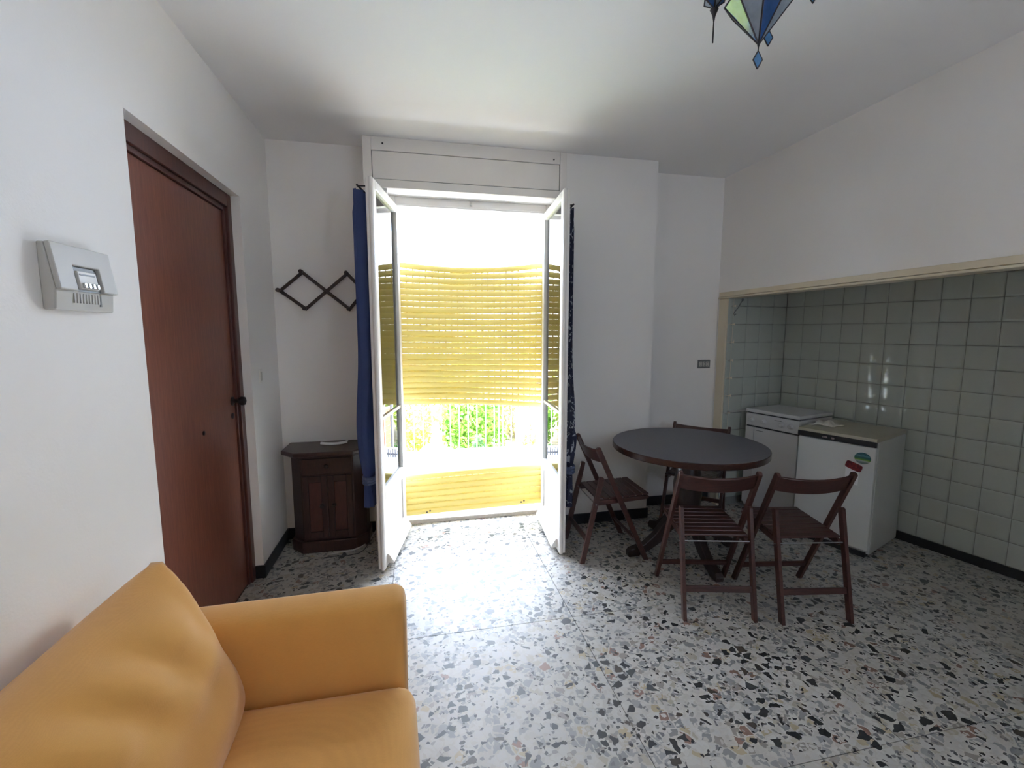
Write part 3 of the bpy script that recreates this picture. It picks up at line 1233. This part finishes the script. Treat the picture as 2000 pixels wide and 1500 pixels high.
p = on_door(.420, .705)
mg = MB().prism(oval(.420, .705, .048, .040, 0, 0), -FV * .006, FO + -FV * .0005, FU, Zv).build('fridge_magnet', magnet_green(), bevel=.002)
tag(mg, 'oval green landscape magnet near the top of the fridge door', 'magnet')
mr = MB().prism(oval(.374, .638, .050, .026, -.28, 0, squircle=5), -FV * .007, FO - FV * .0025, FU, Zv).build('fridge_magnet', magnet_red(), bevel=.002)
tag(mr, 'dark red rectangular magnet holding a paper on the fridge door', 'magnet')
pn = MB().prism([(.325, .635), (.405, .622), (.405, .505), (.325, .515)], -FV * .0012, FO - FV * .0005, FU, Zv).build('paper_note', MAT['paper'])
tag(pn, 'white paper slip held under the red magnet on the fridge door', 'paper')

# crumpled cloth on the fridge
mb = MB()
rr = random.Random(5)
cc = FO + FU * .085 + FV * .26 + Zv * .853


def cloth_fn(u, v):
    a, b = 2 * u - 1, 2 * v - 1
    rad = math.hypot(a, b)
    edge = 1 + .18 * sin(3 * math.atan2(b, a) + 1) + .1 * sin(5 * math.atan2(b, a))
    h_ = .022 * max(0, 1 - (rad / 1.15) ** 2) * (1 + .5 * sin(7 * a + 3 * b)) + .006 * abs(sin(9 * b + 4 * a)) * max(0, 1.2 - rad)
    p_ = cc + FU * a * .085 * edge + FV * b * .075 * edge
    return (p_.x, p_.y, .8525 + h_)


mb.grid(cloth_fn, 22, 22)
tag(mb.build('dish_cloth', MAT['cloth'], smooth=True, solid=.002), 'crumpled pale cloth lying on the beige fridge top', 'cloth')

# ------------------------------------------------------------------ cooker
CO = Vector((2.84, 3.42, 0))
CU = Vector((.243, -.970, 0)).normalized()
CV = Vector((.970, .243, 0)).normalized()
CW, CD = .462, .44
ck = thing('cooker', 'white enamel cooker with closed lid and knobs, left of the fridge in the niche corner', 'cooker', tuple(CO + CU * CW / 2 + CV * CD / 2))


def cbox(mb, u0, u1, v0, v1, z0, z1):
    return mb.obox(CO + CU * u0 + CV * v0 + Zv * z0, CU * (u1 - u0), CV * (v1 - v0), Zv * (z1 - z0))


cbox(MB(), .0, CW, .02, CD, .03, .868).build('body', MAT['enamel'], ck, bevel=.005)
cbox(MB(), -.004, CW + .004, -.012, CD, .876, .905).build('lid', MAT['enamel'], ck, bevel=.008, seg=3)
cbox(MB(), .004, CW - .004, .01, .02, .866, .876).build('lid_gap', MAT['black'], ck)
cbox(MB(), .0, CW, -.006, .022, .760, .866).build('control_panel', MAT['enamel'], ck, bevel=.004)
cbox(MB(), .002, CW - .002, .010, .022, .748, .762).build('panel_gap', MAT['black'], ck)
cbox(MB(), .0, .078, -.006, .022, .06, .748).build('bottle_door', MAT['enamel'], ck, bevel=.003)
od = cbox(MB(), .082, CW, -.008, .022, .06, .748).build('oven_door', MAT['enamel'], ck, bevel=.004)
cbox(MB(), .10, .17, -.011, -.007, .722, .727).build('grip_slot', MAT['greyd'], od)
cbox(MB(), .26, .32, -.0085, -.005, .838, .842).build('vent_slot', MAT['greyd'], ck)
kf = (CU, Zv, -CV)
for u in (.055, .165, .325, .40):
    k_ = MB().lathe([(.024, 0), (.024, .004), (.019, .006), (.017, .022), (.013, .026)], CO + CU * u - CV * .006 + Zv * .812, 20, frame=kf).build('knob', MAT['enamel'], ck, smooth=35)
    MB().obox(CO + CU * (u - .004) - CV * .031 + Zv * (.812 - .016), CU * .008, CV * .006, Zv * .032).build('grip', MAT['enamel'], k_, bevel=.002)
cbox(MB(), .02, CW - .02, .03, CD - .03, 0, .05).build('plinth', MAT['black'], ck)

# gas pipe from the niche wall to the cooker
pa = NP + al * .045 + nl * .028
pb = NP + al * .235 + nl * .028
mb = MB().tube([pa - nl * .026 + Zv * .866, pa + Zv * .866, pb + Zv * .870, pb + Zv * .80 + al * .02, pb + Zv * .70 + al * .02], .0065, 10)
tag(mb.build('gas_pipe', MAT['grey'], smooth=40), 'thin grey gas pipe on the tiles left of the white cooker', 'pipe')
pa = NP + al * .145 + nl * .012
pts = [(.145, 1.845), (.125, 1.82), (.10, 1.78), (.065, 1.745), (.05, 1.725), (.06, 1.71), (.075, 1.722)]
mb = MB().tube([NP + al * a + nl * .012 + Zv * z for a, z in pts], .004, 8)
mb.lathe([(.012, 0), (.012, .012)], NP + al * .145 + Zv * 1.845, 10, frame=(al, Zv, nl))
tag(mb.build('hanging_wire', MAT['greyd'], smooth=40), 'short grey wire hanging under the cream beam in the niche corner', 'wire')

# ------------------------------------------------------------------ sideboard in the left corner
cb = thing('sideboard', 'small dark wooden sideboard with one drawer and two doors in the left corner', 'cabinet', (-.635, 3.42, 0))
sx0, sx1 = -.930, -.338
sxm = (sx0 + sx1) / 2


def oct_poly(front, inset, cham):
    """plan outline with chamfered front corners"""
    a, b = sx0 + inset, sx1 - inset
    return [(a, 3.562), (a, front + cham), (a + cham * 1.0, front), (b - cham * 1.0, front), (b, front + cham), (b, 3.562)]


def cabp(z0, z1, front, inset, cham, name, mat, bev=.003, parent=None):
    return MB().prism(oct_poly(front, inset, cham), (0, 0, z1 - z0), (0, 0, z0)).build(name, mat, parent or cb, bevel=bev)


cabp(.722, .752, 3.215, 0, .105, 'top', MAT['cab'], .008)
cabp(.700, .722, 3.262, .024, .09, 'cornice', MAT['cab'], .006)
cabp(.085, .700, 3.315, .045, .075, 'body', MAT['cab'])
cabp(.0, .085, 3.295, .028, .085, 'base', MAT['cab'], .006)
bx0, bx1 = sx0 + .13, sx1 - .13
dr = MB().box(bx0, bx1, 3.303, 3.318, .575, .685).build('drawer', MAT['cab'], cb, bevel=.004)
MB().lathe([(.008, 0), (.008, .010), (.016, .016), (.013, .028), (.004, .031)], (sxm, 3.303, .632), 14, frame=(Vector((1, 0, 0)), Vector((0, 0, 1)), Vector((0, -1, 0)))).build('knob', MAT['tleg'], dr, smooth=40)
for x0, x1, kxx in ((bx0, sxm - .003, sxm - .04), (sxm + .003, bx1, sxm + .04)):
    m = MB()
    fwid = .038
    m.box(x0, x0 + fwid, 3.303, 3.318, .105, .560)
    m.box(x1 - fwid, x1, 3.303, 3.318, .105, .560)
    m.box(x0 + fwid, x1 - fwid, 3.303, 3.318, .105, .150)
    m.box(x0 + fwid, x1 - fwid, 3.303, 3.318, .515, .560)
    dd = m.build('door', MAT['cab'], cb, bevel=.003)
    MB().box(x0 + fwid + .002, x1 - fwid - .002, 3.309, 3.317, .152, .513).build('door_panel', MAT['cabpanel'], dd, bevel=.004)
    MB().lathe([(.016, 0), (.016, .003), (.007, .006), (.007, .012), (.014, .018), (.012, .028), (.004, .031)], (kxx if kxx < sxm else kxx, 3.303, .345), 14, frame=(Vector((1, 0, 0)), Vector((0, 0, 1)), Vector((0, -1, 0)))).build('knob', MAT['tleg'], dd, smooth=40)

mb = MB()


def strip(u, v):
    x = -.69 + .185 * u
    y = 3.405 + .05 * v + .012 * u
    z = .7535 + .010 * abs(2 * u - 1) ** 2 + .012 * sin(pi * v)
    return (x, y, z)


mb.grid(strip, 12, 8)
tag(mb.build('folded_paper', MAT['paper'], smooth=True, solid=.002), 'narrow white folded paper lying on the dark sideboard', 'paper')

pts = [(-.30, 3.52, .10), (-.335, 3.47, .045), (-.372, 3.40, .012), (-.42, 3.32, .006), (-.48, 3.275, .006), (-.56, 3.262, .006), (-.62, 3.24, .006)]
tag(MB().tube(pts, .0055, 8).build('floor_cable', MAT['cable'], smooth=True), 'thin grey-white cable on the floor in front of the sideboard', 'cable')
pts = [(-.36, 3.41, .010), (-.40, 3.26, .005), (-.43, 3.22, .005), (-.50, 3.20, .005), (-.60, 3.21, .005), (-.66, 3.20, .005)]
tag(MB().tube(pts, .0035, 8).build('floor_cable', MAT['iron'], smooth=True), 'thinner dark cable curling on the floor beside the grey-white one', 'cable')

# ------------------------------------------------------------------ accordion coat rack
rk = thing('coat_rack', 'dark wooden accordion coat rack with pegs on the wall above the sideboard', 'coat rack', (-.63, YA, 1.86))
Pn = dict(l=(-.938, 1.860), t1=(-.783, 1.992), b1=(-.770, 1.734), m=(-.629, 1.868), t2=(-.478, 1.990), b2=(-.470, 1.734), r=(-.362, 1.866))


def rack_slat(a, b, ya, ext=.0):
    a, b = Vector((a[0], 0, a[1])), Vector((b[0], 0, b[1]))
    dd = (b - a).normalized()
    n_ = Vector((-dd.z, 0, dd.x))
    a2, b2 = a - dd * .012, b + dd * .012
    MB().obox(a2 - n_ * .0115 + Vector((0, ya, 0)), b2 - a2, n_ * .023, Vector((0, .009, 0))).build('slat', MAT['rack'], rk, bevel=.003)


yf, yb2 = YA - .032, YA - .021
rack_slat(Pn['l'], Pn['b1'], yf)
rack_slat(Pn['t1'], Pn['b2'], yf)
rack_slat(Pn['t2'], Pn['r'], yf)
rack_slat((Pn['l'][0] + .012, Pn['l'][1] + .008), Pn['t1'], yb2)
rack_slat(Pn['b1'], Pn['t2'], yb2)
rack_slat(Pn['b2'], Pn['r'], yb2)
for k, (x, z) in Pn.items():
    if k == 'm': continue
    MB().lathe([(.009, 0), (.009, .062), (.014, .068), (.015, .078), (.010, .085)], (x, YA, z), 12, frame=(Vector((1, 0, 0)), Vector((0, 0, 1)), Vector((0, -1, 0)))).build('peg', MAT['rack'], rk, smooth=40)
MB().lathe([(.008, 0), (.008, .034), (.004, .036)], (Pn['m'][0], YA, Pn['m'][1]), 10, frame=(Vector((1, 0, 0)), Vector((0, 0, 1)), Vector((0, -1, 0)))).build('pivot', MAT['rack'], rk, smooth=40)

# ------------------------------------------------------------------ breaker box, switch and socket
by0, by1, bz0, bz1 = 1.478, 1.722, 1.630, 1.812
bk = thing('breaker_box', 'grey plastic circuit breaker box on the left wall beside the brown door', 'breaker box', (XL, 1.6, bz0))
m = MB()
m.prism([(0, bz0), (.030, bz0), (.034, bz0 + .05), (.034, bz0 + .055), (.016, bz1), (0, bz1)], (0, by1 - by0, 0), (XL, by0, 0), (1, 0, 0), (0, 0, 1))
m.build('housing', MAT['grey'], bk, bevel=.004)
# hinged upper cover, slightly proud, with a window left open
sl = Vector((.016 - .034, 0, bz1 - (bz0 + .055)))
slL = sl.length
sl.normalize()
sn = Vector((sl.z, 0, -sl.x))
b0 = Vector((XL + .034, by0, bz0 + .055)) + sn * .001


def cov(mb, a0, a1, c0, c1, h0, h1):
    return mb.obox(b0 + Vector((0, a0, 0)) + sl * c0 + sn * h0, Vector((0, a1 - a0, 0)), sl * (c1 - c0), sn * (h1 - h0))


W_ = by1 - by0
m = MB()
m.prism([(0, 0), (.068, 0), (.068, .072), (.178, .072), (.178, 0), (W_, 0), (W_, slL), (0, slL)], sn * .013, b0, Vector((0, 1, 0)), sl)
m.build('cover', MAT['grey'], bk, bevel=.003)
m = MB()
cov(m, .070, .176, .0, .070, .0005, .003)
m.build('recess', MAT['greyd'], bk)
br = cov(MB(), .082, .160, .006, .058, .003, .012).build('breaker', MAT['ivory'], bk, bevel=.002)
m = MB()
for k in range(4):
    cov(m, .088 + k * .018, .099 + k * .018, .008, .024, .012, .019)
m.build('toggle', MAT['chrome'], br, bevel=.002)
cov(MB(), .088, .150, .046, .050, .012, .0135).build('label_bar', MAT['greyd'], br)
m = MB()
for k in range(9):
    m.box(XL + .031, XL + .036, by0 + .066 + k * .0125, by0 + .072 + k * .0125, bz0 + .022, bz0 + .050)
m.build('vent_ribs', MAT['grey'], bk)
MB().box(XL + .029, XL + .035, by0 + .176, by0 + .182, bz0 + .016, bz0 + .055).build('side_groove', MAT['greyd'], bk)

ls = thing('light_switch', 'small pale light switch plate on the left wall between door and corner', 'switch', (XL, 3.18, 1.285))
MB().box(XL, XL + .006, 3.158, 3.205, 1.238, 1.33).build('plate', MAT['white'], ls, bevel=.002)
MB().box(XL + .006, XL + .010, 3.170, 3.193, 1.255, 1.313).build('rocker', MAT['ivory'], ls, bevel=.002)

sk = thing('wall_socket', 'grey wall socket plate beside the cream niche post', 'socket', (2.53, YR, 1.28))
MB().box(2.470, 2.594, YR - .008, YR, 1.243, 1.318).build('plate', MAT['greyd'], sk, bevel=.003)
m = MB()
for k in range(3):
    m.box(2.483 + k * .034, 2.511 + k * .034, YR - .011, YR - .008, 1.258, 1.303)
m.build('module', MAT['grey'], sk, bevel=.002)
m = MB()
for k in range(3):
    for dz in (-.012, 0, .012):
        m.box(2.4945 + k * .034, 2.4995 + k * .034, YR - .0115, YR - .0105, 1.2785 + dz, 1.2825 + dz)
m.build('contact_hole', MAT['black'], sk)

# ------------------------------------------------------------------ pendant lamp of blue stained glass
LC = Vector((1.226, 1.53, 0))
ZT = 2.590                         # tip of the body
lp = thing('pendant_lamp', 'blue and grey stained glass pendant lamp with dangling drops near the ceiling', 'lamp', (LC.x, LC.y, H))
MB().lathe([(.055, 0), (.055, -.012), (.02, -.03), (.006, -.032)][::-1], (LC.x, LC.y, H), 20).build('ceiling_rose', MAT['lead'], lp, smooth=40)
MB().tube([(LC.x, LC.y, H - .03), (LC.x, LC.y, H - .075)], .005, 8).build('rod', MAT['lead'], lp)


def faceted(c, tip, mid, top, r, rt, n, name, ph=.2):
    """inverted faceted pyramid with a shorter roof, each pane of glass its own face set; lead cames along the edges"""
    rg = [Vector((c[0] + r * cos(ph + 2 * pi * k / n), c[1] + r * sin(ph + 2 * pi * k / n), mid)) for k in range(n)]
    rt_ = [Vector((c[0] + rt * cos(ph + 2 * pi * k / n), c[1] + rt * sin(ph + 2 * pi * k / n), top)) for k in range(n)]
    T = Vector((c[0], c[1], tip))
    for k in range(n):
        a, b = rg[k], rg[(k + 1) % n]
        gm = MAT['blueglass'] if k % 2 else MAT['paleglass']
        g2 = MAT['paleglass'] if k % 2 else MAT['blueglass']
        th = .002
        nrm = (b - a).cross(T - a).normalized()
        cen = (a + b + T) / 3
        if nrm.dot(cen - Vector((c[0], c[1], cen.z))) < 0: nrm.negate()
        MB().add([T, a, b, T - nrm * th, a - nrm * th, b - nrm * th], [(0, 2, 1), (3, 4, 5), (0, 1, 4, 3), (1, 2, 5, 4), (2, 0, 3, 5)]).build('glass_pane', gm, lp)
        q = [a, b, rt_[(k + 1) % n], rt_[k]]
        n2 = (q[1] - q[0]).cross(q[3] - q[0]).normalized()
        MB().add(q + [p_ - n2 * th for p_ in q], [(0, 1, 2, 3), (7, 6, 5, 4), (0, 4, 5, 1), (1, 5, 6, 2), (2, 6, 7, 3), (3, 7, 4, 0)]).build('glass_pane', g2, lp)
    cm = MB()
    for k in range(n):
        cm.tube([T + Vector((0, 0, .002)), rg[k], rt_[k]], .0032, 6)
        cm.tube([rg[k], rg[(k + 1) % n]], .0032, 6)
        cm.tube([rt_[k], rt_[(k + 1) % n]], .0032, 6)
    cm.build('lead_came', MAT['lead'], lp)


def drop(c, ztop, size=.034, yaw=0.):
    """small lozenge of blue glass in a dark frame on a wire hook"""
    e = Vector((cos(yaw), sin(yaw), 0))
    n_ = Vector((-sin(yaw), cos(yaw), 0))
    c = Vector((c[0], c[1], 0))
    L4 = [(0, 0), (size * .48, -size * .85), (0, -size * 1.75), (-size * .48, -size * .85)]
    root = MB().prism(L4, n_ * .003, c + Zv * (ztop - .014) - n_ * .0015, e, Zv).build('glass_drop', MAT['dropglass'], lp)
    m_ = MB()
    P4 = [c + e * x + Zv * (ztop - .014 + z) for x, z in L4]
    for k in range(4):
        m_.tube([P4[k], P4[(k + 1) % 4]], .0026, 6)
    m_.tube([c + Zv * (ztop + .002), P4[0]], .0022, 6)
    m_.build('drop_frame', MAT['lead'], root)


faceted(LC, ZT, ZT + .150, ZT + .215, .118, .035, 8, 'body')
m = MB().lathe([(.003, -.006), (.012, .035), (.024, .075)], (LC.x, LC.y, ZT), 12)
m.build('tip_cap', MAT['lead'], lp, smooth=40)
drop(LC, ZT - .006, yaw=-.2)
for k, (ang, rad, dz) in enumerate(((2.23, .160, .19), (-.93, .160, .19), (.69, .158, .19), (3.83, .160, .19))):
    cx_, cy_ = LC.x + rad * cos(ang), LC.y + rad * sin(ang)
    faceted((cx_, cy_), ZT + dz - .005, ZT + dz + .025, ZT + dz + .09, .040, .030, 6, 'side', .3 * k)
    MB().tube([(LC.x + .03 * cos(ang), LC.y + .03 * sin(ang), ZT + .215), (cx_, cy_, ZT + dz + .09)], .005, 8).build('arm', MAT['lead'], lp)
    MB().lathe([(.002, -.042), (.006, -.02), (.016, .002)], (cx_, cy_, ZT + dz - .008), 10).build('tip_cap', MAT['lead'], lp, smooth=40)
    drop((cx_, cy_), ZT + dz - .052, .032, yaw=.9 * k + 1.0)

# ------------------------------------------------------------------ outside: terrace, fence and garden
struct(MB().box(-7, 9, YO + .03, 5.7, -.25, -.03).build('trim_4', MAT['terrace']))
struct(MB().box(-30, 34, 5.7, 45, -1.0, -.75).build('floor_garden', MAT['soil']))
struct(MB().box(-7, 9, 5.7, 5.9, -.9, -.005).build('wall_terrace', MAT['render']))

fe = thing('garden_fence', 'white metal bar fence along the far edge of the terrace', 'fence', (.7, 5.8, -.005))
MB().box(-3.2, 4.6, 5.79, 5.81, .02, .045).build('rail', MAT['bar'], fe)
MB().box(-3.2, 4.6, 5.79, 5.81, 1.18, 1.205).build('rail', MAT['bar'], fe)
me_bar = None
x = -3.15
while x < 4.6:
    if me_bar is None:
        b_ = MB().box(-.0045, .0045, -.0045, .0045, 0, 1.30).build('bar', MAT['bar'], fe, world=False)
        me_bar = b_.data
    else:
        b_ = bpy.data.objects.new('bar', me_bar)
        COL.objects.link(b_)
        b_.parent = fe
    b_.location = (x - .7, 0, 0)
    x += .115
tag(MB().tube([(1.075, 5.93, -.6), (1.075, 5.93, 1.6)], .013, 8).build('garden_post', MAT['iron']), 'thin dark post standing behind the white fence', 'post')

gl_ = thing('picket_edging', 'low grey picket edging at the terrace edge in front of the fence', 'fence', (.7, 5.6, -.03))
for k in range(20):
    MB().box(.36 + k * .032, .372 + k * .032, 5.60, 5.612, -.03, .065 + .01 * (k % 3)).build('picket', MAT['iron'], gl_)
MB().box(.35, 1.0, 5.613, 5.62, .0, .02).build('rail', MAT['iron'], gl_)

pl = thing('planter', 'low terracotta trough planter on the terrace, left part of the view out', 'planter', (.12, 5.5, -.03))
m = MB()
m.box(-.07, .34, 5.42, 5.44, -.03, .085)
m.box(-.07, .34, 5.58, 5.60, -.03, .085)
m.box(-.07, -.05, 5.44, 5.58, -.03, .085)
m.box(.32, .34, 5.44, 5.58, -.03, .085)
m.box(-.05, .32, 5.44, 5.58, -.03, .0)
m.build('trough', MAT['terracotta'], pl)
MB().box(-.05, .32, 5.44, 5.58, .0, .07).build('soil', MAT['soil'], pl)

bp_ = thing('brick_pillar', 'orange brick pillar behind the right end of the fence', 'pillar', (1.74, 6.72, -.75))
for r_ in range(17):
    for k in range(3):
        off = .06 if r_ % 2 else 0
        x0 = 1.50 + k * .155 - off
        x1 = min(x0 + .148, 1.94)
        x0 = max(x0, 1.50)
        MB().box(x0, x1, 6.60, 6.85, -.75 + r_ * .068, -.75 + r_ * .068 + .060).build('brick', MAT['brick'], bp_)
MB().box(1.508, 1.932, 6.608, 6.842, -.75, .40).build('mortar', MAT['render'], bp_)


def shrub(label, c, rad, mat, n, leaf, seed, stems=4):
    rg = random.Random(seed)
    root = thing('shrub', label, 'shrub', (c[0], c[1], -.75))
    vs_, fs = [], []
    for k in range(n):
        while True:
            p_ = Vector((rg.uniform(-1, 1), rg.uniform(-1, 1), rg.uniform(-1, 1)))
            if .25 < p_.length < 1: break
        p_ = Vector((c[0] + p_.x * rad[0], c[1] + p_.y * rad[1], c[2] + p_.z * rad[2] + .12 * sin(p_.x * 9 + seed)))
        if p_.z < -.74: continue
        a = Vector((rg.gauss(0, 1), rg.gauss(0, 1), rg.gauss(0, .7))).normalized()
        b = a.orthogonal().normalized()
        b = (b * cos(rg.uniform(0, 6)) + a.cross(b) * sin(rg.uniform(0, 6)))
        s_ = leaf * rg.uniform(.6, 1.3)
        i = len(vs_)
        vs_ += [p_ - a * s_, p_ + b * s_ * .45, p_ + a * s_, p_ - b * s_ * .45]
        fs.append((i, i + 1, i + 2, i + 3))
    f_ = MB().add(vs_, fs).build('foliage', mat, root)
    f_['kind'] = 'stuff'
    m_ = MB()
    for k in range(stems):
        a = rg.uniform(0, 2 * pi)
        m_.tube([(c[0] + .08 * cos(a), c[1] + .08 * sin(a), -.75), (c[0] + .3 * rad[0] * cos(a), c[1] + .3 * rad[1] * sin(a), c[2] - .1 * rad[2]), (c[0] + .6 * rad[0] * cos(a), c[1] + .6 * rad[1] * sin(a), c[2] + .5 * rad[2])], [.025, .016, .006], 6)
    m_.build('stem', MAT['bark'], root)
    return root


shrub('big yellow-green bush behind the left part of the fence', (-.62, 7.7, .0), (.92, .8, .75), MAT['leafA'], 3800, .055, 1)
shrub('fresh green leafy bush behind the middle of the fence', (.92, 7.5, .05), (.56, .6, .85), MAT['leafB'], 3600, .06, 2)
shrub('low dark green plant just behind the right of the picket edging', (.90, 6.25, -.38), (.40, .22, .42), MAT['leafC'], 1400, .045, 3)
shrub('rusty orange shrub beside the brick pillar', (1.66, 6.24, -.25), (.30, .2, .48), MAT['leafD'], 1200, .04, 4)
shrub('tall pale green bush far behind the garden', (2.1, 9.6, .5), (2.2, 1.0, 1.2), MAT['leafA'], 4200, .08, 5)
shrub('tall yellowish bush far behind on the left', (-2.6, 9.2, .4), (1.8, 1.0, 1.2), MAT['leafA'], 3600, .08, 6)
